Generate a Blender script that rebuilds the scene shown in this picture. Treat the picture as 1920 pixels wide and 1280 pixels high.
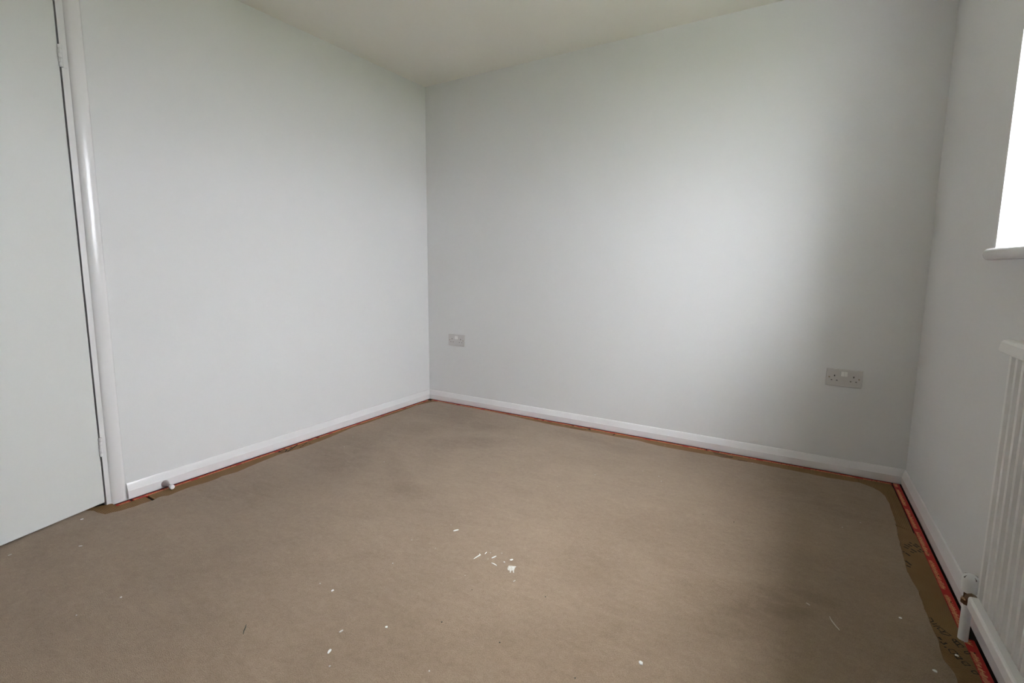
import bpy, bmesh, math, random
from mathutils import Vector, Matrix, noise
random.seed(7)
for o in list(bpy.data.objects):
    bpy.data.objects.remove(o, do_unlink=True)
S = bpy.context.scene
COL = S.collection

# ------------------------------------------------------------------ camera
CAM_YAW, CAM_PITCH, CAM_ROLL = -0.549122, -0.127558, 0.003774
CAM_POS = Vector((2.427067, -2.893511, 1.015524))
cam_data = bpy.data.cameras.new('camera')
cam_data.sensor_width = 36.0
cam_data.lens = 923.0456 / 1920 * 36.0
cam_data.shift_x = 19.0515 / 1920
cam_data.shift_y = -20.4632 / 1920
cam_data.clip_start = 0.02
cam = bpy.data.objects.new('camera', cam_data)
COL.objects.link(cam)
fw = Vector((math.sin(CAM_YAW) * math.cos(CAM_PITCH), math.cos(CAM_YAW) * math.cos(CAM_PITCH), math.sin(CAM_PITCH)))
rt = Vector((math.cos(CAM_YAW), -math.sin(CAM_YAW), 0))
up = rt.cross(fw)
rt2 = rt * math.cos(CAM_ROLL) + up * math.sin(CAM_ROLL)
up2 = up * math.cos(CAM_ROLL) - rt * math.sin(CAM_ROLL)
cam.matrix_world = Matrix(((rt2.x, up2.x, -fw.x, CAM_POS.x), (rt2.y, up2.y, -fw.y, CAM_POS.y),
                           (rt2.z, up2.z, -fw.z, CAM_POS.z), (0, 0, 0, 1)))
S.camera = cam

# ------------------------------------------------------------------ overcast sky, exposure
SKY_STRENGTH = 17.0
SKY_COLOR = (0.955, 0.985, 1.045, 1)
world = bpy.data.worlds.new('overcast_sky')
S.world = world
world.use_nodes = True
wn, wl = world.node_tree.nodes, world.node_tree.links
wn.clear()
tc = wn.new('ShaderNodeTexCoord')
sx = wn.new('ShaderNodeSeparateXYZ'); wl.new(tc.outputs['Generated'], sx.inputs[0])
mx = wn.new('ShaderNodeMath'); mx.operation = 'MAXIMUM'; mx.inputs[1].default_value = 0; wl.new(sx.outputs['Z'], mx.inputs[0])
ma = wn.new('ShaderNodeMath'); ma.operation = 'MULTIPLY_ADD'; wl.new(mx.outputs[0], ma.inputs[0])
ma.inputs[1].default_value = 0.667 * SKY_STRENGTH; ma.inputs[2].default_value = 0.333 * SKY_STRENGTH   # CIE overcast sky: horizon one third of zenith
bg = wn.new('ShaderNodeBackground'); bg.inputs['Color'].default_value = SKY_COLOR
wl.new(ma.outputs[0], bg.inputs['Strength'])
wo = wn.new('ShaderNodeOutputWorld'); wl.new(bg.outputs[0], wo.inputs['Surface'])

S.view_settings.view_transform = 'Standard'
S.view_settings.look = 'None'
S.view_settings.exposure = 2.17
S.view_settings.gamma = 1.0
S.view_settings.use_curve_mapping = False
S.cycles.use_denoising = True
S.cycles.use_adaptive_sampling = True
S.cycles.adaptive_threshold = 0.015
S.cycles.max_bounces = 8
S.cycles.diffuse_bounces = 6
S.cycles.sample_clamp_indirect = 8.0

# ------------------------------------------------------------------ room measures (metres)
W, H, AL, AR = 2.8971, 2.2993, 0.017638, -0.015024
NEAR = 3.45                     # distance from the far wall to the wall behind the camera
SK_H, SK_T, SK_B = 0.0756, 0.016, 0.008   # skirting height, thickness, gap under it
_nl, _nr = math.hypot(1, AL), math.hypot(1, AR)
def LP(s, o, z):                # left wall: s metres from the far corner, o metres off the wall
    return Vector((-AL * s / _nl + o / _nl, -s / _nl - o * AL / _nl, z))
def BP(s, o, z):                # far wall: s metres from the left corner
    return Vector((s, -o, z))
def RP(s, o, z):                # right wall: s metres from the far corner
    return Vector((W - AR * s / _nr - o / _nr, -s / _nr + o * AR / _nr, z))

# ------------------------------------------------------------------ materials
def mat(name, color, rough=0.6, spec=0.5, metallic=0.0):
    m = bpy.data.materials.new(name); m.use_nodes = True
    b = m.node_tree.nodes['Principled BSDF']
    b.inputs['Base Color'].default_value = (*color, 1)
    b.inputs['Roughness'].default_value = rough
    b.inputs['Specular IOR Level'].default_value = spec
    b.inputs['Metallic'].default_value = metallic
    return m
class NT:
    def __init__(self, m):
        self.m, self.n, self.l = m, m.node_tree.nodes, m.node_tree.links
        self.b = self.n['Principled BSDF']
    def coord(self, scale=(1, 1, 1), rot=(0, 0, 0)):
        t = self.n.new('ShaderNodeTexCoord'); mp = self.n.new('ShaderNodeMapping')
        mp.inputs['Scale'].default_value = scale; mp.inputs['Rotation'].default_value = rot
        self.l.new(t.outputs['Object'], mp.inputs['Vector']); return mp.outputs[0]
    def noise(self, vec, scale, detail=3, rough=0.5, dist=0.0):
        t = self.n.new('ShaderNodeTexNoise'); t.inputs['Scale'].default_value = scale
        t.inputs['Detail'].default_value = detail; t.inputs['Roughness'].default_value = rough
        t.inputs['Distortion'].default_value = dist
        self.l.new(vec, t.inputs['Vector']); return t.outputs['Fac']
    def math(self, op, a, b=None, c=None, clamp=False):
        t = self.n.new('ShaderNodeMath'); t.operation = op; t.use_clamp = clamp
        for i, v in enumerate((a, b, c)):
            if v is None: continue
            if isinstance(v, (int, float)): t.inputs[i].default_value = v
            else: self.l.new(v, t.inputs[i])
        return t.outputs[0]
    def mix(self, fac, a, b):
        t = self.n.new('ShaderNodeMix'); t.data_type = 'RGBA'; t.clamp_factor = True
        if isinstance(fac, (int, float)): t.inputs[0].default_value = fac
        else: self.l.new(fac, t.inputs[0])
        for i, v in ((6, a), (7, b)):
            if isinstance(v, tuple): t.inputs[i].default_value = (*v, 1)
            else: self.l.new(v, t.inputs[i])
        return t.outputs[2]
    def color(self, c): self.l.new(c, self.b.inputs['Base Color'])
    def bump(self, h, strength, dist):
        t = self.n.new('ShaderNodeBump'); t.inputs['Strength'].default_value = strength; t.inputs['Distance'].default_value = dist
        self.l.new(h, t.inputs['Height']); self.l.new(t.outputs[0], self.b.inputs['Normal'])

def wall_mat(name, c):
    m = mat(name, c, 0.85, 0.25); t = NT(m)
    v = t.coord()
    big = t.noise(v, 1.7, 3, 0.5, 0.3)
    t.color(t.mix(big, tuple(x * 0.985 for x in c), tuple(min(1, x * 1.012) for x in c)))
    t.bump(t.noise(v, 260, 2), 0.25, 0.0006)
    return m
M_WALL = wall_mat('white_emulsion', (0.70, 0.70, 0.70))
M_CEIL = wall_mat('ceiling_emulsion', (0.80, 0.785, 0.725))
def gloss_mat(name, c, rough, stretch):
    m = mat(name, c, rough, 0.5); t = NT(m)
    t.bump(t.noise(t.coord(stretch), 40, 3, 0.6), 0.25, 0.0008)
    return m
M_GLOSS = gloss_mat('white_gloss_paint', (0.755, 0.745, 0.75), 0.16, (1, 1, 6))
M_GLOSS_V = gloss_mat('white_gloss_paint_brushed_upright', (0.73, 0.72, 0.72), 0.2, (6, 6, 0.5))
M_LINING = gloss_mat('white_lining_paint', (0.70, 0.695, 0.69), 0.5, (6, 6, 0.5))
M_SLIT = mat('cap_slit_shadow', (0.16, 0.14, 0.135), 0.8)
M_DOOR = gloss_mat('white_satin_door_paint', (0.66, 0.668, 0.65), 0.4, (1, 1, 1))
M_RAD = mat('radiator_enamel', (0.74, 0.73, 0.72), 0.35)
M_PVC = mat('white_plastic', (0.74, 0.74, 0.74), 0.35)
M_PLATE = mat('socket_plate_plastic', (0.565, 0.545, 0.535), 0.4)
M_ROCKER = mat('socket_rocker_plastic', (0.78, 0.77, 0.75), 0.35)
M_BLACK = mat('dark_void', (0.012, 0.011, 0.010), 0.9, 0.1)
M_SCREW = mat('brass_screw', (0.30, 0.24, 0.16), 0.4, 0.5, 0.7)
M_BRASS = mat('tarnished_brass', (0.26, 0.165, 0.095), 0.25, 0.5, 0.9)
M_STEEL = mat('brushed_steel', (0.42, 0.39, 0.38), 0.38, 0.5, 0.9)
M_RUBBER = mat('white_rubber', (0.80, 0.80, 0.80), 0.6)
M_RED = mat('red_gripper_paint', (0.37, 0.011, 0.007), 0.55, 0.3)
M_GOLD = mat('gold_print', (0.62, 0.30, 0.14), 0.6, 0.3)
M_INK = mat('dark_print', (0.035, 0.026, 0.018), 0.8, 0.2)
M_FLAKE = mat('dried_white_paint', (0.78, 0.78, 0.76), 0.5)
M_FLAKE_THIN = mat('smeared_white_paint', (0.60, 0.57, 0.54), 0.6)
M_THREAD_D = mat('dark_thread', (0.03, 0.035, 0.025), 0.8)
M_THREAD_L = mat('pale_thread', (0.55, 0.50, 0.43), 0.8)
M_GLASS = bpy.data.materials.new('window_glass'); M_GLASS.use_nodes = True
_n, _l = M_GLASS.node_tree.nodes, M_GLASS.node_tree.links
_n.clear()
_tr = _n.new('ShaderNodeBsdfTransparent'); _gl = _n.new('ShaderNodeBsdfGlossy'); _gl.inputs['Roughness'].default_value = 0.02
_mx = _n.new('ShaderNodeMixShader'); _mx.inputs[0].default_value = 0.06
_l.new(_tr.outputs[0], _mx.inputs[1]); _l.new(_gl.outputs[0], _mx.inputs[2])
_ot = _n.new('ShaderNodeOutputMaterial'); _l.new(_mx.outputs[0], _ot.inputs['Surface'])

def board_mat():
    m = mat('dusty_floorboards', (0.07, 0.05, 0.035), 0.9, 0.2); t = NT(m)
    t.color(t.mix(t.noise(t.coord((1, 12, 1)), 6, 5), (0.010, 0.008, 0.006), (0.032, 0.024, 0.018)))
    return m
M_BOARD = board_mat()
M_GRASS = mat('lawn_and_paving', (0.10, 0.115, 0.07), 0.95, 0.1)

def underlay_mat(name, angle):
    m = mat(name, (0.30, 0.20, 0.10), 0.85, 0.2); t = NT(m)
    v = t.coord((1, 1, 1), (0, 0, angle))
    w = t.n.new('ShaderNodeTexWave'); w.wave_type = 'BANDS'; w.bands_direction = 'X'
    w.inputs['Scale'].default_value = 52; w.inputs['Distortion'].default_value = 0.9
    w.inputs['Detail'].default_value = 1.0; w.inputs['Detail Scale'].default_value = 0.6
    t.l.new(v, w.inputs['Vector'])
    big = t.noise(v, 9, 4)
    base = t.mix(big, (0.215, 0.122, 0.052), (0.305, 0.188, 0.092))
    dark = t.mix(big, (0.120, 0.065, 0.026), (0.18, 0.106, 0.048))
    t.color(t.mix(w.outputs['Fac'], dark, base))
    t.bump(w.outputs['Fac'], 0.6, 0.0015)
    return m
M_UNDER_X = underlay_mat('brown_underlay_ribs_across', 0.0)          # ribs run along y
M_UNDER_Y = underlay_mat('brown_underlay_ribs_along', math.pi / 2)   # ribs run along x

# worn and flattened patches of the pile: x, y, radius x, radius y, turn, strength
WEAR = [(0.70, -0.40, 0.20, 0.09, 0.5, 0.9), (0.42, -0.27, 0.28, 0.14, 0.3, 0.8), (0.36, -1.17, 0.34, 0.17, -0.9, 0.85),
        (0.85, -0.66, 0.22, 0.08, 0.6, 0.9), (1.45, -0.24, 0.30, 0.10, -0.1, 0.75), (2.35, -0.36, 0.42, 0.20, -0.2, 0.45),
        (2.55, -0.62, 0.30, 0.30, 0.4, 0.2), (2.38, -1.29, 0.20, 0.07, 0.5, 0.7), (2.48, -1.03, 0.30, 0.10, 0.2, 0.5),
        (2.66, -0.35, 0.12, 0.2, 0.0, 0.2), (0.76, -1.17, 0.25, 0.05, -0.6, 0.6), (2.35, -1.42, 0.22, 0.06, 0.9, 0.6),
        (0.96, -1.32, 0.10, 0.07, 0.2, 0.6), (1.86, -1.42, 0.12, 0.10, 0.2, 0.6), (2.56, -1.33, 0.14, 0.18, 0.3, 0.35),
        (0.25, -1.72, 0.25, 0.20, 0.3, 0.75), (2.0, -1.05, 0.25, 0.12, 0.3, 0.35), (0.45, -0.62, 0.12, 0.10, 0.3, 0.6)]
def carpet_mat():
    m = mat('beige_cut_pile', (0.33, 0.25, 0.18), 0.95, 0.1); t = NT(m)
    t.b.inputs['Sheen Weight'].default_value = 0.12
    t.b.inputs['Sheen Roughness'].default_value = 0.6
    v = t.coord()
    n1 = t.noise(v, 2.3, 5, 0.55, 0.5)
    n2 = t.noise(t.coord((1.0, 2.2, 1), (0, 0, 0.5)), 7, 5, 0.6, 0.8)
    n3 = t.noise(v, 420, 2, 0.6)
    n4 = t.noise(t.coord((1, 1, 1)), 60, 3, 0.6)
    wear = None
    for (x, y, rx, ry, a, s) in WEAR:
        mp = t.n.new('ShaderNodeMapping'); mp.vector_type = 'TEXTURE'
        mp.inputs['Location'].default_value = (x, y, 0); mp.inputs['Rotation'].default_value = (0, 0, a)
        mp.inputs['Scale'].default_value = (rx * 1.5, ry * 1.5, 1)
        tcn = t.n.new('ShaderNodeTexCoord'); t.l.new(tcn.outputs['Object'], mp.inputs['Vector'])
        g = t.n.new('ShaderNodeTexGradient'); g.gradient_type = 'SPHERICAL'; t.l.new(mp.outputs[0], g.inputs[0])
        k = t.math('MULTIPLY', t.math('SMOOTH_MIN', g.outputs['Fac'], 0.6, 0.3), s * 1.6)
        wear = k if wear is None else t.math('ADD', wear, k)
    patchy = t.math('MULTIPLY_ADD', n2, 4.2, -1.55, True)
    wear = t.math('MULTIPLY', wear, t.math('MULTIPLY_ADD', patchy, 0.85, 0.15), clamp=True)
    f = t.math('MULTIPLY_ADD', n1, 0.5, 0.25)
    f = t.math('ADD', f, t.math('MULTIPLY_ADD', n2, 0.42, -0.21))
    n5 = t.noise(t.coord((1, 1.8, 1), (0, 0, -0.4)), 21, 4, 0.6, 0.6)
    f = t.math('ADD', f, t.math('MULTIPLY_ADD', n5, 0.40, -0.20))
    f = t.math('ADD', f, t.math('MULTIPLY_ADD', n4, 0.5, -0.25))
    f = t.math('ADD', f, t.math('MULTIPLY_ADD', n3, 1.5, -0.75))
    f = t.math('SUBTRACT', f, t.math("MULTIPLY", wear, 0.50), clamp=True)
    t.color(t.mix(f, CARPET_DARK, CARPET_LIGHT))
    h = t.math('ADD', t.math('MULTIPLY', n3, 0.6), t.math('MULTIPLY', n4, 0.4))
    t.bump(h, 0.7, 0.004)
    return m
CARPET_DARK, CARPET_LIGHT = (0.198, 0.139, 0.090), (0.360, 0.267, 0.189)
M_CARPET = carpet_mat()

# ------------------------------------------------------------------ mesh helpers
class MB:
    def __init__(self): self.v, self.f = [], []
    def add(self, pts, faces):
        o = len(self.v); self.v += [Vector(p) for p in pts]; self.f += [tuple(i + o for i in f) for f in faces]
        return self
    def box8(self, p):            # 8 corners: 4 of one end (in order), 4 of the other
        return self.add(p, [(0, 1, 2, 3), (7, 6, 5, 4), (0, 4, 5, 1), (1, 5, 6, 2), (2, 6, 7, 3), (3, 7, 4, 0)])
    def box(self, a, b, P=lambda x, y, z: Vector((x, y, z))):
        (x0, y0, z0), (x1, y1, z1) = a, b
        return self.box8([P(x0, y0, z0), P(x1, y0, z0), P(x1, y1, z0), P(x0, y1, z0),
                          P(x0, y0, z1), P(x1, y0, z1), P(x1, y1, z1), P(x0, y1, z1)])
    def prism(self, prof, path):  # prof: list of (a, b); path: list of functions (a, b) -> point
        n, k = len(prof), len(path)
        pts = [fn(a, b) for fn in path for a, b in prof]
        fs = [(j * n + i, j * n + (i + 1) % n, (j + 1) * n + (i + 1) % n, (j + 1) * n + i) for j in range(k - 1) for i in range(n)]
        fs += [tuple(range(n - 1, -1, -1)), tuple(range((k - 1) * n, k * n))]
        return self.add(pts, fs)
    def lathe(self, prof, org, axis, n=20):   # prof: list of (radius, distance along axis)
        axis = Vector(axis).normalized(); u = axis.orthogonal().normalized(); w = axis.cross(u); org = Vector(org)
        pts = [org + axis * d + (u * math.cos(2 * math.pi * i / n) + w * math.sin(2 * math.pi * i / n)) * r for r, d in prof for i in range(n)]
        k = len(prof)
        fs = [(j * n + i, j * n + (i + 1) % n, (j + 1) * n + (i + 1) % n, (j + 1) * n + i) for j in range(k - 1) for i in range(n)]
        fs += [tuple(range(n - 1, -1, -1)), tuple(range((k - 1) * n, k * n))]
        return self.add(pts, fs)
    def ribbon(self, pts, w, z0, z1, taper=False):   # flat stroke lying on the floor
        n = len(pts); L, Rr = [], []
        for i, p in enumerate(pts):
            a = Vector(pts[max(0, i - 1)]); b = Vector(pts[min(n - 1, i + 1)])
            d = (b - a); d = d.normalized() if d.length > 1e-6 else Vector((1, 0))
            nn = Vector((-d.y, d.x)) * (w / 2) * (1 if not taper else (0.35 + 0.65 * math.sin(math.pi * (i + 0.6) / (n + 0.2))))
            q = Vector(p); L.append(q + nn); Rr.append(q - nn)
        ring = L + Rr[::-1]
        # quads, so that bent strokes stay clean
        vs = [(q.x, q.y, z1) for q in L] + [(q.x, q.y, z1) for q in Rr] + [(q.x, q.y, z0) for q in L] + [(q.x, q.y, z0) for q in Rr]
        fs = []
        for i in range(n - 1):
            fs += [(i, i + 1, n + i + 1, n + i), (2 * n + i, 3 * n + i, 3 * n + i + 1, 2 * n + i + 1),
                   (i, 2 * n + i, 2 * n + i + 1, i + 1), (n + i, n + i + 1, 3 * n + i + 1, 3 * n + i)]
        fs += [(0, n, 3 * n, 2 * n), (n - 1, 3 * n - 1, 4 * n - 1, 2 * n - 1)]
        return self.add(vs, fs)
    def mesh(self, name, material, org=(0, 0, 0), smooth=False, bevel=0.0, segs=2):
        me = bpy.data.meshes.new(name); org = Vector(org)
        me.from_pydata([tuple(p - org) for p in self.v], [], self.f); me.update()
        bm = bmesh.new(); bm.from_mesh(me)
        if bevel > 0:
            bmesh.ops.remove_doubles(bm, verts=bm.verts, dist=1e-6)
            ed = [e for e in bm.edges if len(e.link_faces) == 2 and e.calc_face_angle(0) > 0.5]
            bmesh.ops.bevel(bm, geom=ed, offset=bevel, segments=segs, profile=0.5, affect='EDGES', clamp_overlap=True)
        bmesh.ops.recalc_face_normals(bm, faces=bm.faces)
        bm.to_mesh(me); bm.free()
        me.materials.append(material)
        if smooth:
            for p in me.polygons: p.use_smooth = True
            try: me.set_sharp_from_angle(angle=math.radians(38))
            except Exception: pass
        return me
    def obj(self, name, material, parent=None, smooth=False, bevel=0.0, segs=2, org=None):
        if org is None: org = parent_loc(parent)
        o = bpy.data.objects.new(name, self.mesh(name, material, org, smooth, bevel, segs)); COL.objects.link(o)
        if parent is not None: o.parent = parent
        else: o.location = org
        return o
def parent_loc(p):
    v = Vector((0, 0, 0))
    while p is not None: v = v + p.location; p = p.parent
    return v
def empty(name, loc):
    o = bpy.data.objects.new(name, None); o.empty_display_size = 0.05; o.location = loc; COL.objects.link(o); return o
def tag(o, label, cat, group=None, kind=None):
    o['label'] = label; o['category'] = cat
    if group: o['group'] = group
    if kind: o['kind'] = kind
    return o
def inst(name, me, loc, parent):      # another copy of a small piece, sharing its mesh; loc in world
    o = bpy.data.objects.new(name, me); COL.objects.link(o); o.parent = parent
    o.location = Vector(loc) - parent_loc(parent); return o
def smear_mat():
    m = mat('white_paint_soaked_in_pile', (0.7, 0.69, 0.67), 0.6); t = NT(m)
    t.color(t.mix(t.math('MULTIPLY_ADD', t.noise(t.coord(), 260, 3), 2.2, -0.55, True), (0.45, 0.40, 0.34), (0.78, 0.78, 0.76)))
    return m
M_SMEAR = smear_mat()

# ------------------------------------------------------------------ traced floor layouts, world metres
CARPET_EDGE = [(-0.0078, -2.1339), (0.0307, -2.1289), (0.0668, -2.122), (0.0837, -2.0769), (0.0913, -2.0324), (0.0917, -1.9932), (0.096, -1.9619), (0.0866, -1.9385), (0.0882, -1.9197), (0.1032, -1.9043), (0.0986, -1.8705), (0.0948, -1.8318), (0.0964, -1.8017), (0.1074, -1.7482), (0.1095, -1.7126), (0.1007, -1.6686), (0.1137, -1.6017), (0.0941, -1.4721), (0.0821, -1.3547), (0.1016, -1.2213), (0.0941, -1.0364), (0.0643, -0.8322), (0.0773, -0.7269), (0.0754, -0.5658), (0.0803, -0.3626), (0.0666, -0.2343), (0.0908, -0.1652), (0.1032, -0.109), (0.1411, -0.0676), (0.238, -0.0757), (0.3627, -0.0757), (0.5546, -0.0746), (0.7612, -0.0827), (0.9348, -0.1014), (1.1283, -0.1151), (1.28, -0.1151), (1.4379, -0.1099), (1.5128, -0.1137), (1.6514, -0.1072), (1.7533, -0.1273), (1.8171, -0.1322), (1.8775, -0.1333), (1.993, -0.1297), (2.0652, -0.1228), (2.1608, -0.1291), (2.2647, -0.1192), (2.3801, -0.1242), (2.4728, -0.126), (2.5834, -0.1331), (2.6896, -0.1233), (2.7138, -0.122), (2.7366, -0.1349), (2.7658, -0.1564), (2.7895, -0.1929), (2.8006, -0.2437), (2.8049, -0.3088), (2.8045, -0.3745), (2.8037, -0.4685), (2.8017, -0.5526), (2.7946, -0.629), (2.7935, -0.6808), (2.7924, -0.742), (2.7909, -0.8039), (2.7876, -0.8703), (2.7895, -0.9065), (2.7971, -0.9663), (2.8007, -1.0834), (2.8016, -1.1732), (2.8058, -1.2089), (2.8059, -1.243), (2.8006, -1.3066), (2.8095, -1.3314), (2.8168, -1.3542), (2.8155, -1.3886)]
UNDERLAY_MARKS = [(0.008, [(0.0335, -1.3221), (0.0277, -1.3063), (0.0241, -1.2765), (0.0439, -1.2765), (0.0619, -1.2995), (0.0515, -1.3109), (0.0335, -1.3221)]), (0.008, [(0.0709, -1.2938), (0.0488, -1.246), (0.0238, -1.1949)]), (0.008, [(0.0344, -1.2525), (0.0298, -1.2351)]), (0.005, [(0.0743, -1.2174), (0.0691, -1.2028)]), (0.005, [(0.0649, -1.1951), (0.0571, -1.1793)]), (0.005, [(0.0521, -1.1719), (0.0405, -1.1446)]), (0.005, [(0.0686, -1.151), (0.0691, -1.1401)]), (0.005, [(1.1797, -0.0687), (1.2001, -0.0519), (1.2306, -0.0423)]), (0.005, [(1.2187, -0.0889), (1.2441, -0.0791), (1.2769, -0.0816), (1.302, -0.0773), (1.3186, -0.0744), (1.316, -0.0456), (1.3423, -0.0671)]), (0.005, [(1.3029, -0.0576), (1.319, -0.0475), (1.3375, -0.0436)]), (0.009, [(1.3315, -0.0397), (1.3488, -0.0667)]), (0.009, [(1.4999, -0.0811), (1.5022, -0.0512)]), (0.006, [(2.063, -0.0596), (2.1367, -0.065)]), (0.006, [(2.0713, -0.0775), (2.128, -0.0835), (2.1653, -0.075)]), (0.006, [(2.0982, -0.1096), (2.1606, -0.0816)]), (0.006, [(2.1901, -0.1032), (2.2349, -0.1001)]), (0.006, [(0.3979, -0.059), (0.4465, -0.0495)]), (0.006, [(2.826, -0.6383), (2.8318, -0.6452)]), (0.006, [(2.8348, -0.6511), (2.8457, -0.6674)]), (0.006, [(2.8492, -0.6753), (2.8537, -0.6825)]), (0.006, [(2.8557, -0.6875), (2.8608, -0.6905)]), (0.006, [(2.8198, -0.6552), (2.8294, -0.6686)]), (0.006, [(2.8079, -0.6652), (2.8214, -0.6787)]), (0.006, [(2.8044, -0.6841), (2.8153, -0.6951)]), (0.006, [(2.8236, -0.69), (2.8369, -0.7078)]), (0.006, [(2.8424, -0.6896), (2.85, -0.7009)]), (0.006, [(2.8186, -0.7118), (2.828, -0.7182)]), (0.006, [(2.7964, -0.7268), (2.7991, -0.7312)]), (0.006, [(2.8027, -0.7327), (2.8124, -0.7496)]), (0.006, [(2.794, -0.794), (2.8064, -0.8182)]), (0.006, [(2.7923, -0.827), (2.8024, -0.834)]), (0.006, [(2.8472, -0.6512), (2.8517, -0.6586)]), (0.006, [(2.8413, -0.6393), (2.8476, -0.6483)]), (0.003, [(2.8039, -1.1201), (2.8087, -1.1161), (2.8118, -1.1313), (2.8039, -1.1401)]), (0.003, [(2.8061, -1.1485), (2.8176, -1.1398)]), (0.003, [(2.8074, -1.1575), (2.8146, -1.152), (2.8235, -1.1479)]), (0.003, [(2.8146, -1.1626), (2.8234, -1.1533), (2.8314, -1.1635), (2.8223, -1.1748), (2.8146, -1.1626)]), (0.003, [(2.8163, -1.1785), (2.8333, -1.168), (2.8417, -1.1794), (2.8342, -1.1823), (2.8184, -1.1819)]), (0.003, [(2.8405, -1.1947), (2.8464, -1.191), (2.8611, -1.2154), (2.8485, -1.224), (2.8401, -1.1967)]), (0.003, [(2.8413, -1.2084), (2.8493, -1.1982)]), (0.003, [(2.8448, -1.2168), (2.8543, -1.2074)]), (0.003, [(2.8229, -1.2475), (2.8346, -1.2437), (2.8407, -1.2551), (2.8256, -1.2644), (2.8228, -1.2485)]), (0.003, [(2.8317, -1.2672), (2.8411, -1.2614), (2.8461, -1.273), (2.8344, -1.2786), (2.8314, -1.2691)]), (0.003, [(2.8567, -1.2368), (2.8656, -1.2296), (2.868, -1.2382), (2.8576, -1.2446), (2.8565, -1.2377)]), (0.005, [(2.81, -1.2045), (2.8154, -1.2138)]), (0.005, [(2.8111, -1.2236), (2.8157, -1.2313), (2.8245, -1.2206)]), (0.005, [(2.8167, -1.2403), (2.8185, -1.2443)]), (0.003, [(2.8323, -1.2704), (2.8402, -1.262), (2.846, -1.2705), (2.8369, -1.2761), (2.8325, -1.2709)]), (0.003, [(2.8413, -1.2852), (2.8518, -1.281), (2.8577, -1.29), (2.8458, -1.2963), (2.8409, -1.2871)]), (0.003, [(2.8546, -1.3125), (2.8631, -1.3062), (2.8678, -1.317), (2.8576, -1.3191), (2.8545, -1.3131)])]
FLECKS = [(0.006, [(1.3495, -1.4807), (1.3546, -1.4716), (1.3608, -1.4634)]), (0.004, [(1.5188, -1.5894), (1.5221, -1.5681), (1.5245, -1.5577), (1.5189, -1.5541)]), (0.004, [(1.5835, -1.5766), (1.5938, -1.577), (1.6069, -1.5804)]), (0.0045, [(1.5692, -1.5529), (1.5727, -1.5438), (1.5757, -1.5338)]), (0.002, [(1.5353, -1.5439), (1.5346, -1.5317)]), (0.006, [(1.6285, -1.5289), (1.6316, -1.5256), (1.6355, -1.5204)]), (0.004, [(1.6155, -1.55), (1.6205, -1.5489)])]
DOTS = [(0.003, 1.5475, -1.5272), (0.003, 1.5833, -1.5078), (0.003, 1.5601, -1.5626), (0.0025, 1.314, -1.4498), (0.0025, 1.5466, -1.6796), (0.002, 1.5075, -1.5245), (0.008, 1.2404, -1.9587), (0.004, 1.1791, -1.9565), (0.007, 1.4965, -1.9849), (0.004, 1.2989, -1.755), (0.003, 1.2559, -1.6116), (0.003, 1.3647, -1.6074), (0.004, 1.6958, -2.0392), (0.006, 0.7201, -2.3182), (0.004, 1.1792, -1.9565), (0.004, 0.703, -2.4205), (0.011, 2.1388, -1.7355), (0.009, 2.773, -1.373), (0.007, 2.7305, -1.1781), (0.003, 2.7167, -1.043), (0.004, 0.2085, -0.9544), (0.004, 0.2927, -1.092), (0.004, 0.6389, -1.1312), (0.003, 0.3149, -1.7469), (0.004, 1.6212, -0.7017), (0.003, 1.5223, -0.9172), (0.003, 1.807, -0.537), (0.004, 1.8909, -0.5561), (0.004, 1.9151, -0.6072), (0.004, 2.6188, -0.659), (0.004, 2.6823, -0.576), (0.005, 2.2609, -0.1362), (0.004, 1.8102, -0.0922), (0.008, 2.8361, -1.2646)]
LONG = [(0.006, [(0.0415, -2.1941), (0.0436, -2.1846)]), (0.004, [(0.269, -2.2734), (0.277, -2.2658)]), (0.003, [(0.134, -2.426), (0.1328, -2.4167)]), (0.006, [(1.4008, -2.0679), (1.4026, -2.0571)]), (0.008, [(1.4354, -2.1348), (1.4318, -2.1259), (1.4311, -2.1213)]), (0.003, [(1.4725, -2.1622), (1.4741, -2.1578)]), (0.0025, [(1.6972, -1.6249), (1.7, -1.6158)])]
PATCH = [(1.6449, -1.5731), (1.6413, -1.5589), (1.6514, -1.5544), (1.6649, -1.5492), (1.6655, -1.5603), (1.6689, -1.5712), (1.6766, -1.5839), (1.6729, -1.5846), (1.666, -1.5745), (1.6622, -1.5779), (1.6666, -1.5885), (1.6635, -1.5898), (1.658, -1.5795), (1.6519, -1.5817)]
THREADS = [[(1.1551, -2.1858), (1.1633, -2.1929), (1.1726, -2.2031), (1.1819, -2.2107)], [(2.5559, -1.2798), (2.5589, -1.2938), (2.5646, -1.3067), (2.5705, -1.3183), (2.5776, -1.3305)], [(2.4984, -1.2469), (2.5041, -1.2511), (2.5078, -1.2536)]]
SPECKS = [(0.004, 1.0196, -0.8214), (0.004, 2.2536, -0.8389), (0.003, 2.139, -0.8383), (0.004, 1.6155, -1.8876), (0.004, 1.7955, -1.8663), (0.004, 1.8173, -1.6355), (0.003, 1.6075, -1.7268), (0.004, 2.014, -1.8674)]

# ------------------------------------------------------------------ the room shell
DOOR_S0, DOOR_W, DOOR_TOP = 2.083, 0.762, 1.995      # hinge edge along the left wall, leaf width, leaf top
LIN = 0.022                                          # door lining edge showing beside the leaf
OP0, OP1, OPZ = DOOR_S0 - 0.004 - LIN, DOOR_S0 + DOOR_W + 0.004 + LIN, DOOR_TOP + 0.004 + LIN
WS0, WS1, WZ0, WZ1 = 0.838, 1.97, 1.056, 2.08        # window opening in the right wall
TH_L, TH_R = 0.11, 0.27
LAND = 1.15                                          # depth of the dark landing behind the door

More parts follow.
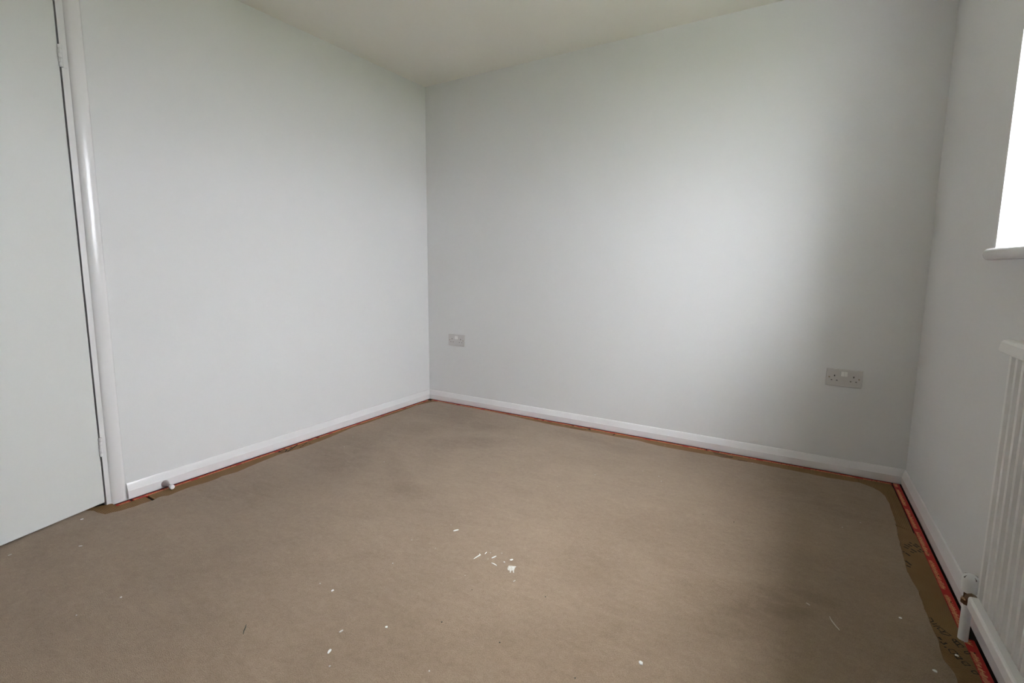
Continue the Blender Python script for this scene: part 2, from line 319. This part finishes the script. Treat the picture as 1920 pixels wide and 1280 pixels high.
mb = MB().box((-LAND - 0.3, -NEAR - 0.3, -0.12), (W + 0.5, 0.15, 0.0))
tag(mb.obj('floor', M_BOARD), 'dark dusty floorboards showing in the gap under the skirting', 'floor', kind='structure')
mb = MB().box((-LAND - 0.3, -NEAR - 0.3, H), (W + 0.5, 0.15, H + 0.12))
tag(mb.obj('ceiling', M_CEIL), 'plain cream white ceiling above the empty room', 'ceiling', kind='structure')
mb = MB().box((-0.3, 0, 0), (W + 0.4, 0.15, H))
tag(mb.obj('wall_back', M_WALL), 'white far wall carrying the two double sockets', 'wall', kind='structure')
mb = MB()
mb.box((0, -TH_L, 0), (OP0, 0, H), LP)
mb.box((OP1, -TH_L, 0), (NEAR + 0.1, 0, H), LP)
mb.box((OP0, -TH_L, OPZ), (OP1, 0, H), LP)
tag(mb.obj('wall_left', M_WALL), 'white left wall between the door and the far corner', 'wall', kind='structure')
mb = MB()
mb.box((0, -TH_R, 0), (WS0, 0, H), RP)
mb.box((WS1, -TH_R, 0), (NEAR + 0.1, 0, H), RP)
mb.box((WS0, -TH_R, 0), (WS1, 0, WZ0), RP)
mb.box((WS0, -TH_R, WZ1), (WS1, 0, H), RP)
tag(mb.obj('wall_right', M_WALL), 'shaded right wall with the window and radiator', 'wall', kind='structure')
mb = MB().box((-0.4, -NEAR - 0.15, 0), (W + 0.4, -NEAR, H))
tag(mb.obj('wall_front', M_WALL), 'white wall behind the camera', 'wall', kind='structure')
mb = MB()
mb.box((-LAND - 0.1, -NEAR - 0.15, 0), (-LAND, -1.2, H))
mb.box((-LAND, -1.3, 0), (-TH_L - 0.05, -1.2, H))
mb.box((-LAND, -NEAR - 0.15, 0), (-TH_L - 0.1, -NEAR - 0.05, H))
tag(mb.obj('wall_landing', M_WALL), 'unlit landing wall behind the white door', 'wall', kind='structure')
mb = MB().box((W + 0.36, -45, -2.75), (60, 45, -2.6))
tag(mb.obj('ground', M_GRASS), 'ground outside below the window', 'ground', kind='structure')

# skirting boards: flat face, then a long slope to a thin top
SKP = [(0, SK_B), (SK_T, SK_B), (SK_T, 0.0425), (SK_T - 0.0012, 0.0445), (0.0068, 0.0695), (0.0050, 0.0740), (0.0030, SK_H), (0, SK_H)]
def skirt(name, P, s0, s1, m0, m1, label):
    path = [lambda a, b: P(s0 + m0 * a, a, b), lambda a, b: P(s1 - m1 * a, a, b)]
    o = MB().prism(SKP, path).obj(name, M_GLOSS)
    tag(o, label, 'skirting', kind='structure')
skirt('baseboard_left', LP, 0.0, OP0 - 0.052, 1.0, 0.0, 'white gloss skirting board carrying the door stop')
skirt('baseboard_back', BP, 0.0, W, 1.0, 1.0, 'white gloss skirting board under the two sockets')
skirt('baseboard_right', RP, 0.0, NEAR, 1.0, 0.0, 'white gloss skirting board behind the radiator')

# ------------------------------------------------------------------ window in the right wall
win = empty('window_1', RP((WS0 + WS1) / 2, -0.12, WZ0))
tag(win, 'bright white framed window above the radiator', 'window', kind='structure')
FO0, FO1 = -0.215, -0.15          # frame depth inside the wall
f = 0.055
fm = MB()
fm.box((WS0, FO0, WZ0 + 0.02), (WS0 + f, FO1, WZ1), RP).box((WS1 - f, FO0, WZ0 + 0.02), (WS1, FO1, WZ1), RP)
fm.box((WS0 + f, FO0, WZ0 + 0.02), (WS1 - f, FO1, WZ0 + 0.02 + f), RP).box((WS0 + f, FO0, WZ1 - f), (WS1 - f, FO1, WZ1), RP)
fm.obj('window_frame', M_PVC, win)
smid = (WS0 + WS1) / 2
MB().box((smid - 0.035, FO0, WZ0 + 0.02 + f), (smid + 0.035, FO1, WZ1 - f), RP).obj('mullion', M_PVC, win)
for a, b in ((WS0 + f, smid - 0.035), (smid + 0.035, WS1 - f)):
    z0, z1, g = WZ0 + 0.02 + f, WZ1 - f, 0.045
    sm = MB()
    sm.box((a, FO0 + 0.01, z0), (a + g, FO1 + 0.015, z1), RP).box((b - g, FO0 + 0.01, z0), (b, FO1 + 0.015, z1), RP)
    sm.box((a + g, FO0 + 0.01, z0), (b - g, FO1 + 0.015, z0 + g), RP).box((a + g, FO0 + 0.01, z1 - g), (b - g, FO1 + 0.015, z1), RP)
    sash = sm.obj('sash', M_PVC, win)
    MB().box((a + g, -0.186, z0 + g), (b - g, -0.180, z1 - g), RP).obj('pane', M_GLASS, sash)
# window board: bullnosed front, rounded horn past the opening
SILL_T, SILL_B, SILL_O, SILL_S0 = 1.078, 1.043, 0.024, 0.812
prof = []
r = (SILL_T - SILL_B) / 2
for i in range(9):
    a = -math.pi / 2 + math.pi * i / 8
    prof.append((r * math.cos(a), (SILL_T + SILL_B) / 2 + r * math.sin(a)))
sm = MB()
def sill_ring(s, back, front):
    return [RP(s, back, SILL_B)] + [RP(s, front - r * 0.75 + x * 0.75, z) for x, z in prof] + [RP(s, back, SILL_T)]
rings = []
for k in range(6):                 # rounded left horn
    t = k / 5
    rings.append(sill_ring(SILL_S0 + 0.014 * (1 - math.cos(t * math.pi / 2)), -0.002, max(0.008, SILL_O * (0.45 + 0.55 * math.sin(t * math.pi / 2)))))
rings.append(sill_ring(WS1 + 0.03, -0.002, SILL_O))
n = len(rings[0])
pts = [p for rg in rings for p in rg]
fs = [(j * n + i, j * n + (i + 1) % n, (j + 1) * n + (i + 1) % n, (j + 1) * n + i) for j in range(len(rings) - 1) for i in range(n)]
fs += [tuple(range(n - 1, -1, -1)), tuple(range((len(rings) - 1) * n, len(rings) * n))]
sm.add(pts, fs)
sm.box((WS0 + 0.001, FO1 - 0.01, SILL_B + 0.014), (WS1 - 0.001, -0.002, SILL_T), RP)
o = sm.obj('window_sill', M_GLOSS, win, smooth=True)
o['label'] = 'white gloss window sill with a rounded front edge'

# ------------------------------------------------------------------ door, lining and architrave
lin = MB()
lin.box((OP0, -TH_L, 0.004), (OP0 + LIN, -0.0, OPZ), LP)
lin.box((OP1 - LIN, -TH_L, 0.004), (OP1, -0.0, OPZ), LP)
lin.box((OP0 + LIN, -TH_L, OPZ - LIN), (OP1 - LIN, -0.0, OPZ), LP)
lin.box((OP0 + LIN, -0.062, 0.004), (OP0 + LIN + 0.012, -0.042, OPZ - LIN), LP)
lin.box((OP1 - LIN - 0.012, -0.062, 0.004), (OP1 - LIN, -0.042, OPZ - LIN), LP)
tag(lin.obj('trim_1', M_LINING), 'white painted door lining around the open doorway', 'door lining', kind='structure')
AW, AT = 0.053, 0.015
def arch_prof():
    p = [(-0.002, -0.001), (-0.001, 0.0035), (0.004, 0.0095), (0.013, AT)]
    p += [(AW - 0.016, AT), (AW - 0.008, 0.0128), (AW - 0.002, 0.0075), (AW, -0.001)]
    return p            # (distance away from opening, thickness)
q0 = OP0 + 0.006
def arch(name, path, label):
    tag(MB().prism(arch_prof(), path).obj(name, M_GLOSS_V, smooth=True), label, 'architrave', kind='structure')
arch('trim_2', [lambda a, b: LP(q0 - 0.006 + 0.004 - a, b, 0.012), lambda a, b: LP(OP0 - 0.002 - a, b, OPZ + 0.002 + a)],
     'white gloss architrave upright beside the door hinges')
arch('trim_3', [lambda a, b: LP(OP0 - 0.002 - a, b, OPZ + 0.002 + a), lambda a, b: LP(OP1 + 0.002 + a, b, OPZ + 0.002 + a)],
     'white gloss architrave across the top of the doorway')
arch('trim_4', [lambda a, b: LP(OP1 + 0.002 + a, b, OPZ + 0.002 + a), lambda a, b: LP(OP1 + 0.002 + a, b, 0.012)],
     'white gloss architrave upright on the lock side of the doorway')

pin = LP(DOOR_S0 - 0.002, 0.004, 0.0)
door = empty('door_1', (pin.x, pin.y, 0.0))
tag(door, 'plain flush white door standing ajar at the left', 'door', kind='structure')
DA = math.atan2(0.083, 0.347)               # leaf swung into the room
dd = Vector((math.sin(DA), -math.cos(DA), 0)); dn = Vector((math.cos(DA), math.sin(DA), 0))
def DP(s, o, z): return Vector((pin.x, pin.y, 0)) + dd * s + dn * o + Vector((0, 0, z))
MB().box((0.003, -0.039, 0.023), (DOOR_W, -0.004, DOOR_TOP), DP).obj('door_leaf', M_DOOR, door, bevel=0.0015)
for hz in (0.264, 1.803):
    hg = MB()
    hg.lathe([(0.0058, -0.040), (0.0058, 0.040)], (pin.x, pin.y, hz), (0, 0, 1), 12)
    h = hg.obj('hinge', M_GLOSS_V, door, smooth=True)
    h['label'] = 'butt hinge painted over in white'
    for i in range(5):
        MB().lathe([(0.0058, 0), (0.0068, 0.001), (0.0068, 0.0128), (0.0058, 0.0138)], (pin.x, pin.y, hz - 0.0395 + i * 0.0164), (0, 0, 1), 12).obj('knuckle', M_GLOSS_V, h, smooth=True)
    MB().box((DOOR_S0 - 0.022, -0.001, hz - 0.04), (DOOR_S0 - 0.004, 0.0012, hz + 0.04), LP).obj('hinge_leaf', M_GLOSS_V, h)

# ------------------------------------------------------------------ double sockets on the far wall
slot_v = MB().box((-0.002, -0.0003, -0.004), (0.002, 0.0006, 0.004)).mesh('earth_slot', M_BLACK)
slot_h = MB().box((-0.0032, -0.0003, -0.0016), (0.0032, 0.0006, 0.0016)).mesh('pin_slot', M_BLACK)
screw_m = MB().lathe([(0.0034, 0.0004), (0.0034, -0.0006), (0.0028, -0.0010)], (0, 0, 0), (0, 1, 0), 12).mesh('screw', M_SCREW)
def socket(cx, cz, tilt, label):
    e = empty('double_socket', (cx, 0, cz)); e.rotation_euler = (0, tilt, 0)
    tag(e, label, 'socket', 'double sockets on the far wall')
    T = 0.0085
    def loc(name, me, x, y, z):
        o = bpy.data.objects.new(name, me); COL.objects.link(o); o.parent = e; o.location = (x, y, z); return o
    MB_ = MB().box((-0.0735, -T, -0.043), (0.0735, 0.0, 0.043))
    o = MB_.obj('face_plate', M_PLATE, None, bevel=0.003, segs=3, org=(0, 0, 0)); o.parent = e
    for s in (-1, 1):
        loc('earth_slot', slot_v, s * 0.0388, -T, 0.009)
        for d in (-0.011, 0.011):
            loc('pin_slot', slot_h, s * 0.0388 + d, -T, -0.0135)
        loc('screw', screw_m, s * 0.0603, -T, 0.0)
        rk = MB().add([(-0.0062, 0.001, -0.0115), (0.0062, 0.001, -0.0115), (0.0062, 0.001, 0.0115), (-0.0062, 0.001, 0.0115),
                       (-0.0062, -0.0042, -0.0115), (0.0062, -0.0042, -0.0115), (0.0062, -0.0014, 0.0115), (-0.0062, -0.0014, 0.0115)],
                      [(0, 1, 2, 3), (7, 6, 5, 4), (0, 4, 5, 1), (1, 5, 6, 2), (2, 6, 7, 3), (3, 7, 4, 0)])
        o = rk.obj('rocker_switch', M_ROCKER, None, bevel=0.0008, org=(0, 0, 0)); o.parent = e
        o.location = (s * 0.0068, -T, 0.0205)
    return e
socket(0.2685, 0.4815, 0.0, 'small looking double socket near the left corner of the room')
socket(2.6235, 0.4845, 0.012, 'larger looking double socket near the right corner')

# ------------------------------------------------------------------ door stop on the left skirting
ds = LP(1.862, SK_T, 0.0245)
stop = empty('door_stop', (ds.x, ds.y, 0.0))
tag(stop, 'steel cone door stop with white rubber tip on the left skirting', 'door stop')
ax = LP(1, 1, 0) - LP(1, 0, 0)
MB().lathe([(0.0155, 0), (0.0155, 0.004), (0.0145, 0.006), (0.0075, 0.030), (0.0062, 0.036), (0.006, 0.060)], ds, ax, 24).obj('stem', M_STEEL, stop, smooth=True)
MB().lathe([(0.007, 0.056), (0.0095, 0.057), (0.0102, 0.060), (0.0102, 0.069), (0.009, 0.072), (0.005, 0.0735)], ds, ax, 20).obj('buffer', M_RUBBER, stop, smooth=True)

# ------------------------------------------------------------------ radiator under the window
RS0, RS1 = 1.252, 2.10            # panel ends along the wall
RB, RL, RC, RTP = 0.137, 0.170, 0.812, 0.845
rad = empty('radiator', RP((RS0 + RS1) / 2, 0.05, RB))
tag(rad, 'white ribbed panel radiator on the right wall under the window', 'radiator')
PITCH = 0.0378
nu = int((RS1 - RS0) / PITCH * 10); zs = [RL - 0.006, RL, RL + 0.006, RL + 0.014, RL + 0.024] + [RL + 0.05 + (RC - RL - 0.1) * i / 6 for i in range(7)] + [RC - 0.02, RC]
def rib(s):
    ph = ((s - RS0 - 0.012) / PITCH) % 1.0
    d = abs(ph - 0.5) * 2                       # 0 at rib centre, 1 at groove centre
    t = min(1, max(0, (0.88 - d) / 0.55)); t = t * t * (3 - 2 * t)
    edge = min(1, max(0, (s - RS0 - 0.008) / 0.006)) * min(1, max(0, (RS1 - 0.008 - s) / 0.006))
    return t * edge
pts, fs = [], []
for z in zs:
    k = min(1, max(0, (z - RL) / 0.02))
    for i in range(nu + 1):
        s = RS0 + (RS1 - RS0) * i / nu
        pts.append(RP(s, 0.0425 + 0.0185 * rib(s) * k, z))
nn = nu + 1
fs = [(j * nn + i, j * nn + i + 1, (j + 1) * nn + i + 1, (j + 1) * nn + i) for j in range(len(zs) - 1) for i in range(nu)]
MB().add(pts, fs).obj('front_panel', M_RAD, rad, smooth=True)
MB().box((RS0 + 0.004, 0.028, RL - 0.004), (RS1 - 0.004, 0.0415, RC + 0.006), RP).obj('back_panel', M_RAD, rad, bevel=0.004)
RAILB = [(0.030, RB), (0.0645, RB), (0.0675, RB + 0.003), (0.0675, RL - 0.006), (0.0655, RL - 0.0015), (0.0625, RL), (0.042, RL + 0.001), (0.030, RL - 0.002)]
MB().prism(RAILB, [lambda a, b: RP(RS0 - 0.014, 0.034 + (a - 0.030) * 0.8, RB + 0.006 + (b - RB) * 0.72), lambda a, b: RP(RS0 - 0.008, a, b), lambda a, b: RP(RS1 + 0.008, a, b)]).obj('bottom_rail', M_RAD, rad)
RAILT = [(0.024, RC), (0.063, RC), (0.0675, RC + 0.004), (0.068, RC + 0.010), (0.0650, RTP - 0.006), (0.0600, RTP - 0.0015), (0.054, RTP), (0.024, RTP)]
MB().prism(RAILT, [lambda a, b: RP(RS0 - 0.034, 0.034 + (a - 0.024) * 0.7, RC + 0.010 + (b - RC) * 0.55), lambda a, b: RP(RS0 - 0.026, a, b), lambda a, b: RP(RS1 + 0.02, a, b)]).obj('top_rail', M_RAD, rad)
MB().box((RS0 - 0.006, 0.012, RTP - 0.012), (RS1, 0.030, RTP + 0.014), RP).obj('wall_bracket_rail', M_RAD, rad, bevel=0.003)

# valve, tail pipe
vp = RP(1.176, 0.049, 0.0)
val = empty('radiator_valve', (vp.x, vp.y, 0.0))
tag(val, 'radiator valve with white cap and brass body on a white pipe', 'valve')
Z = Vector((0, 0, 1)); Y = RP(2, 0, 0) - RP(1, 0, 0)
MB().lathe([(0.0112, 0.001), (0.0112, 0.118)], vp, Z, 20).obj('pipe_sleeve', M_PVC, val, smooth=True)
MB().lathe([(0.0125, 0.112), (0.0150, 0.114), (0.0150, 0.126), (0.0125, 0.128), (0.0105, 0.130), (0.0105, 0.150), (0.0135, 0.152)], vp, Z, 8).obj('valve_body', M_BRASS, val)
MB().lathe([(0.0085, -0.004), (0.0085, 0.018), (0.0140, 0.020), (0.0140, 0.036), (0.0090, 0.038), (0.0090, 0.072)], vp + Z * 0.141, Y, 8).obj('union_nut', M_BRASS, val)
capm = MB().lathe([(0.0150, 0.148), (0.0172, 0.150), (0.0178, 0.172), (0.0172, 0.186), (0.0140, 0.193), (0.0085, 0.1965), (0.002, 0.1975)], vp, Z, 24)
cap = capm.obj('valve_cap', M_PVC, val, smooth=True)
cap['label'] = 'white plastic cap'
for a in range(4):
    an = a * math.pi / 2 + 0.5; c = vp + Vector((math.cos(an) * 0.0135, math.sin(an) * 0.0135, 0.1905))
    t = Vector((math.cos(an), math.sin(an), -0.55)).normalized(); sd = Vector((-math.sin(an), math.cos(an), 0)); nr = t.cross(sd) * -1
    p8 = [c + t * x * 0.0040 + sd * y * 0.0006 + nr * zz for zz in (-0.003, 0.0012) for x, y in ((-1, -1), (1, -1), (1, 1), (-1, 1))]
    MB().box8(p8).obj('cap_slot', M_SLIT, cap)

# ------------------------------------------------------------------ gripper rods
R0, R1, RZ = 0.0225, 0.0475, 0.0062
nail_m = MB().lathe([(0.0022, -0.001), (0.0022, 0.0008), (0.0012, 0.0012)], (0, 0, 0), (0, 0, 1), 8).mesh('nail', M_BLACK)
WORD, GAP = 0.215, 0.035
def rod(P, s0, s1, first, label):
    c = P((s0 + s1) / 2, (R0 + R1) / 2, 0)
    e = empty('gripper_rod', (c.x, c.y, 0)); tag(e, label, 'gripper rod', 'red carpet gripper rods along the walls')
    MB().box((s0, R0, 0.0003), (s1, R1, RZ), P).obj('wood_strip', M_RED, e, bevel=0.0008, segs=1)
    pr = MB(); rnd = random.Random(int(s0 * 1000) + 3)
    k = math.floor((s0 - first) / WORD)
    while first + k * WORD < s1:
        a, b = first + k * WORD + GAP / 2, first + (k + 1) * WORD - GAP / 2
        x = a
        while x < b:
            tall = rnd.random() < 0.45
            o0, o1 = (R1 - 0.002, R0 + 0.009) if tall else (R1 - 0.003, R0 + 0.0125)
            w = rnd.uniform(0.0016, 0.0030); sl = rnd.uniform(0.002, 0.007)
            if s0 + 0.004 < x and x + sl + w < s1 - 0.004:
                zt = RZ + 0.0003
                q = [P(x, o0, zt), P(x + w, o0, zt), P(x + w + sl, o1, zt), P(x + sl, o1, zt)]
                q2 = [v - Vector((0, 0, 0.0004)) for v in q]
                pr.box8(q2 + q)
                if rnd.random() < 0.5:
                    om = (o0 + o1) / 2
                    q = [P(x, om, zt), P(x + w + 0.004, om, zt), P(x + w + 0.004, om - 0.0025, zt), P(x, om - 0.0025, zt)]
                    pr.box8([v - Vector((0, 0, 0.0004)) for v in q] + q)
            x += w + rnd.uniform(0.0016, 0.0042)
        k += 1
    if pr.v:
        o = pr.obj('printed_lettering', M_GOLD, e); o['kind'] = 'stuff'; o['label'] = 'worn gold lettering printed along the rod'
    x = s0 + 0.06
    while x < s1 - 0.02:
        inst('nail', nail_m, P(x, 0.036, RZ), e); x += 0.152
rod(LP, 0.055, 1.05, 0.1, 'red gripper rod along the left wall, nearest the far corner')
rod(LP, 1.056, 1.998, 1.1, 'red gripper rod on the left below the door stop')
rod(LP, 2.006, 2.058, 1.98, 'short red gripper offcut at the foot of the door architrave')
rod(BP, 0.05, 1.00, 0.09, 'red gripper rod along the far wall under the left socket')
rod(BP, 1.006, 2.02, 1.05, 'red gripper rod along the middle of the far wall')
rod(BP, 2.026, W - 0.052, 2.07, 'red gripper rod along the far wall under the right socket')
rod(RP, 0.020, 1.122, 0.0778, 'red gripper rod on the right wall between corner and radiator pipe')
rod(RP, 1.166, 2.30, 1.205, 'red gripper rod under the radiator past its pipe')
rod(RP, 2.306, NEAR - 0.03, 2.33, 'red gripper rod on the right wall behind the camera')

# ------------------------------------------------------------------ underlay sheets
UZ = 0.0082
def sheet(pts, material, label):
    c = sum((Vector(p) for p in pts), Vector((0, 0))) / len(pts)
    n = len(pts)
    mb = MB().add([(x, y, 0.0006) for x, y in pts] + [(x, y, UZ) for x, y in pts],
                  [tuple(range(n - 1, -1, -1)), tuple(range(n, 2 * n))] + [(i, (i + 1) % n, n + (i + 1) % n, n + i) for i in range(n)])
    return tag(mb.obj('underlay_sheet', material), label, 'underlay', 'brown underlay sheets under the carpet')
def xy(v): return (v.x, v.y)
def wob(P, s0, s1, o, k=14, amp=0.0012):       # slightly uneven knife cut beside the rods
    return [xy(P(s0 + (s1 - s0) * i / k, o + random.uniform(-amp, amp), 0)) for i in range(k + 1)]
uL = sheet(wob(LP, 0.050, 1.945, 0.0492) + [xy(LP(1.947, 0.30, 0)), xy(LP(0.30, 0.30, 0)), xy(LP(0.055, 0.055, 0))], M_UNDER_Y,
           'brown ribbed underlay strip showing along the left wall')
uD = sheet([xy(LP(1.957, 0.0492, 0)), xy(LP(2.060, 0.0492, 0)), xy(LP(2.062, 0.004, 0)), xy(LP(2.13, -0.03, 0)), xy(LP(2.30, -0.03, 0)), xy(LP(2.30, 0.30, 0)), xy(LP(1.957, 0.30, 0))],
           M_UNDER_Y, 'brown underlay offcut at the hinge side of the door')
uB = sheet([(0.06, -0.058)] + [xy(BP(0.06 + (2.84 - 0.06) * i / 22, 0.0495 + random.uniform(-.0012, .0012), 0)) for i in range(23)]
           + [xy(RP(0.10, 0.0535, 0)), xy(RP(0.30, 0.0530, 0)), xy(RP(0.545, 0.0545, 0)), xy(RP(0.497, 0.11, 0)), (2.60, -0.46), (2.60, -0.40), (0.31, -0.40), (0.31, -0.305)], M_UNDER_X,
           'brown ribbed underlay strip along the far wall and right corner')
uR = sheet([xy(RP(0.501, 0.112, 0)), xy(RP(0.549, 0.0500, 0))] + wob(RP, 0.57, NEAR - 0.02, 0.0490, 24) + [xy(RP(NEAR - 0.02, 0.5, 0)), xy(RP(0.47, 0.5, 0))][::1], M_UNDER_Y,
           'brown printed underlay strip running past the radiator on the right')
# dark print on the underlay
def mark_parent(p):
    x, y = p
    if y < -0.6 and x > 2.5: return uR
    if x > 0.3 and y > -0.2: return uB
    return uL
for w, st in UNDERLAY_MARKS:
    par = mark_parent(st[0])
    o = MB().ribbon(st, w, UZ - 0.0003, UZ + 0.00035).obj('printed_mark', M_INK, par)

# ------------------------------------------------------------------ carpet
def carpet():
    edge = [Vector(p) for p in CARPET_EDGE]
    edge += [Vector(p) for p in ((2.818, -1.62), (2.815, -2.0), (2.82, -2.5), (2.826, -3.0), (2.82, -3.36), (2.0, -3.38), (1.0, -3.37), (0.05, -3.38), (0.03, -2.92), (0.0, -2.86), (-0.05, -2.84), (-0.06, -2.5), (-0.055, -2.16))]
    ring = []
    n = len(edge)
    for i in range(n):
        a, b = edge[i], edge[(i + 1) % n]
        k = max(1, int((b - a).length / 0.012))
        d = (b - a).normalized(); nr = Vector((d.y, -d.x))
        for j in range(k):
            p = a + (b - a) * (j / k)
            e = noise.noise(Vector((p.x * 45, p.y * 45, 0.3))) * 0.0030 + noise.noise(Vector((p.x * 140, p.y * 140, 1.7))) * 0.0016
            ring.append(p + nr * e)
    m = len(ring)
    def off(d):
        out = []
        for i in range(m):
            t = (ring[(i + 1) % m] - ring[i - 1]).normalized()
            out.append(ring[i] + Vector((t.y, -t.x)) * d)
        return out
    sgn = 1 if sum(ring[i - 1].x * ring[i].y - ring[i].x * ring[i - 1].y for i in range(m)) < 0 else -1
    lv = [(ring, 0.0086), (off(sgn * 0.0005), 0.0120), (off(sgn * 0.002), 0.0150), (off(sgn * 0.006), 0.0162)]
    pts = [(p.x, p.y, z) for r_, z in lv for p in r_]
    fs = [(j * m + i, j * m + (i + 1) % m, (j + 1) * m + (i + 1) % m, (j + 1) * m + i) for j in range(3) for i in range(m)]
    fs.append(tuple(range(3 * m, 4 * m)))
    o = MB().add(pts, fs).obj('carpet', M_CARPET, smooth=True)
    tag(o, 'worn beige carpet with a rough cut edge and rounded far right corner', 'carpet')
carpet()
CZ = 0.0163
# ------------------------------------------------------------------ flakes and threads on the carpet
GF = 'dried white paint flakes on the carpet'
def blob(name, x, y, r, material, label, group, z=CZ, cat='paint flake'):
    rnd = random.Random(int(x * 9973 + y * 7919)); n = 9
    base = [(x + r * rnd.uniform(0.6, 1.05) * math.cos(2 * math.pi * i / n), y + r * rnd.uniform(0.6, 1.05) * math.sin(2 * math.pi * i / n)) for i in range(n)]
    mid = [(x + (a - x) * 0.6, y + (b - y) * 0.6) for a, b in base]
    hgt = min(0.0022, r * 0.35)
    pts = [(a, b, z - 0.0006) for a, b in base] + [(a, b, z + hgt * 0.6) for a, b in base] + [(a, b, z + hgt) for a, b in mid]
    fs = [(j * n + i, j * n + (i + 1) % n, (j + 1) * n + (i + 1) % n, (j + 1) * n + i) for j in range(2) for i in range(n)] + [tuple(range(n - 1, -1, -1)), tuple(range(2 * n, 3 * n))]
    return tag(MB().add(pts, fs).obj(name, material), label, cat, group)
def dense(pts, k=4):
    out = []
    for i in range(len(pts) - 1):
        a, b = Vector(pts[i]), Vector(pts[i + 1])
        out += [tuple(a + (b - a) * (j / k)) for j in range(k)]
    return out + [tuple(pts[-1])]
def sliver(w, st, label, material=None, name='paint_sliver', cat='paint flake', group=GF, h=0.0016):
    return tag(MB().ribbon(dense(st), w, CZ - 0.0004, CZ + h, True).obj(name, material or M_FLAKE), label, cat, group)
LAB_F = ['white paint sliver on the carpet, farthest of the cluster, lying alone', 'white paint sliver with a hooked end at the left of the cluster',
         'white paint sliver slanting down towards the white paint smear', 'straight white paint sliver above the slanting one in the middle of the cluster',
         'thinnest pale paint sliver at the top of the cluster', 'chunky white paint flake just above the white paint smear', 'tiny white paint flake left of the chunky flake']
for (w, st), lb in zip(FLECKS, LAB_F): sliver(w, st, lb)
LAB_L = ['white paint flake on the carpet close to the foot of the door hinge', 'white paint sliver on the carpet in front of the door',
         'pale paint streak on the carpet beside the bottom edge of the door', 'crumpled white paint flake at the lower left of the carpet centre',
         'bluish white paint flake, largest near the bottom edge of the picture', 'pale paint streak below the bluish white flake', 'thin white streak below the paint smear']
for k, ((w, st), lb) in enumerate(zip(LONG, LAB_L)): sliver(w * 0.8, st, lb, M_FLAKE_THIN if k in (1, 2, 3, 5, 6) else M_FLAKE)
n = len(PATCH)
tag(MB().add([(x, y, CZ - 0.0004) for x, y in PATCH] + [(x, y, CZ + 0.0008) for x, y in PATCH],
    [tuple(range(n - 1, -1, -1)), tuple(range(n, 2 * n))] + [(i, (i + 1) % n, n + (i + 1) % n, n + i) for i in range(n)]).obj('paint_smear', M_SMEAR),
    'white paint smear with short drips in the middle of the carpet', 'paint smear')
CRUMB = {6: 'round white paint crumb left of the carpet centre', 8: 'round white paint crumb below and left of the carpet centre',
         16: 'white plaster crumb on the carpet near the bottom edge of the picture', 17: 'white crumb on the carpet edge at the bottom right',
         18: 'grey white crumb on the carpet near the right edge', 33: 'white crumb lying on the underlay near the radiator pipe'}
SPECK = {0: 'tiny white speck at the top of the paint cluster, left of two', 1: 'tiny white speck at the top of the paint cluster, right of two',
         2: 'tiny white speck between the hooked sliver and the slanting sliver', 3: 'tiny white speck just above the lone farthest paint sliver',
         4: 'tiny white speck below the hooked paint sliver', 7: 'tiny white speck above and left of the round white crumb',
         9: 'tiny white speck lying alone well left of the paint cluster', 10: 'tiny white speck up and left of the paint cluster',
         11: 'tiny white speck just left of the hooked paint sliver', 12: 'tiny white speck at the bottom edge of the picture, left of centre',
         13: 'small white speck on the carpet well in front of the door', 15: 'tiny white speck lowest of those in front of the door',
         20: 'upper of two tiny white specks beside the left skirting', 21: 'lower of two tiny white specks beside the left skirting',
         22: 'tiny white speck right of the two beside the left skirting', 24: 'tiny white speck in mid carpet, farther of two',
         25: 'tiny white speck in mid carpet, nearer of two', 26: 'leftmost of three tiny white specks before the far wall',
         27: 'upper right of three tiny white specks before the far wall', 28: 'lower right of three tiny white specks before the far wall',
         29: 'tiny white speck towards the right corner, left of two', 30: 'tiny white speck towards the right corner, right of two',
         31: 'tiny white speck on the carpet edge below the far skirting', 32: 'tiny white speck lying on the underlay by the far wall'}
for i, (r, x, y) in enumerate(DOTS):
    z = UZ if i in (32, 33) else CZ
    if i in CRUMB: blob('plaster_crumb', x, y, r * 0.62, M_FLAKE, CRUMB[i], 'white crumbs on the floor', z, 'crumb')
    elif i in SPECK: blob('paint_speck', x, y, r * 0.6, M_FLAKE_THIN, SPECK[i], 'tiny white paint specks on the floor', z, 'paint speck')
DARK = ['tiny dark speck on the far part of the carpet', 'tiny dark speck right of centre, nearer of two', 'tiny dark speck right of centre, farther of two',
        'tiny dark speck lower left of the paint smear, nearer of two', 'tiny dark speck straight below the paint smear', 'tiny dark speck lower right of the paint smear',
        'tiny dark speck lower left of the paint smear, farther of two', 'tiny dark speck at the bottom edge of the picture']
for (r, x, y), lb in zip(SPECKS, DARK):
    blob('dirt_speck', x, y, r * 0.6, M_THREAD_D, lb, 'tiny dark specks on the carpet', CZ, 'dirt speck')
for st, mt, lb in zip(THREADS, (M_THREAD_D, M_THREAD_L, M_THREAD_L), ('short dark thread curled on the left of the carpet', 'long pale thread on the right side of the carpet', 'short pale thread on the right side of the carpet')):
    tag(MB().ribbon(dense(st), 0.0022, CZ - 0.0003, CZ + 0.0018, True).obj('loose_thread', mt), lb, 'thread', 'loose threads on the carpet')
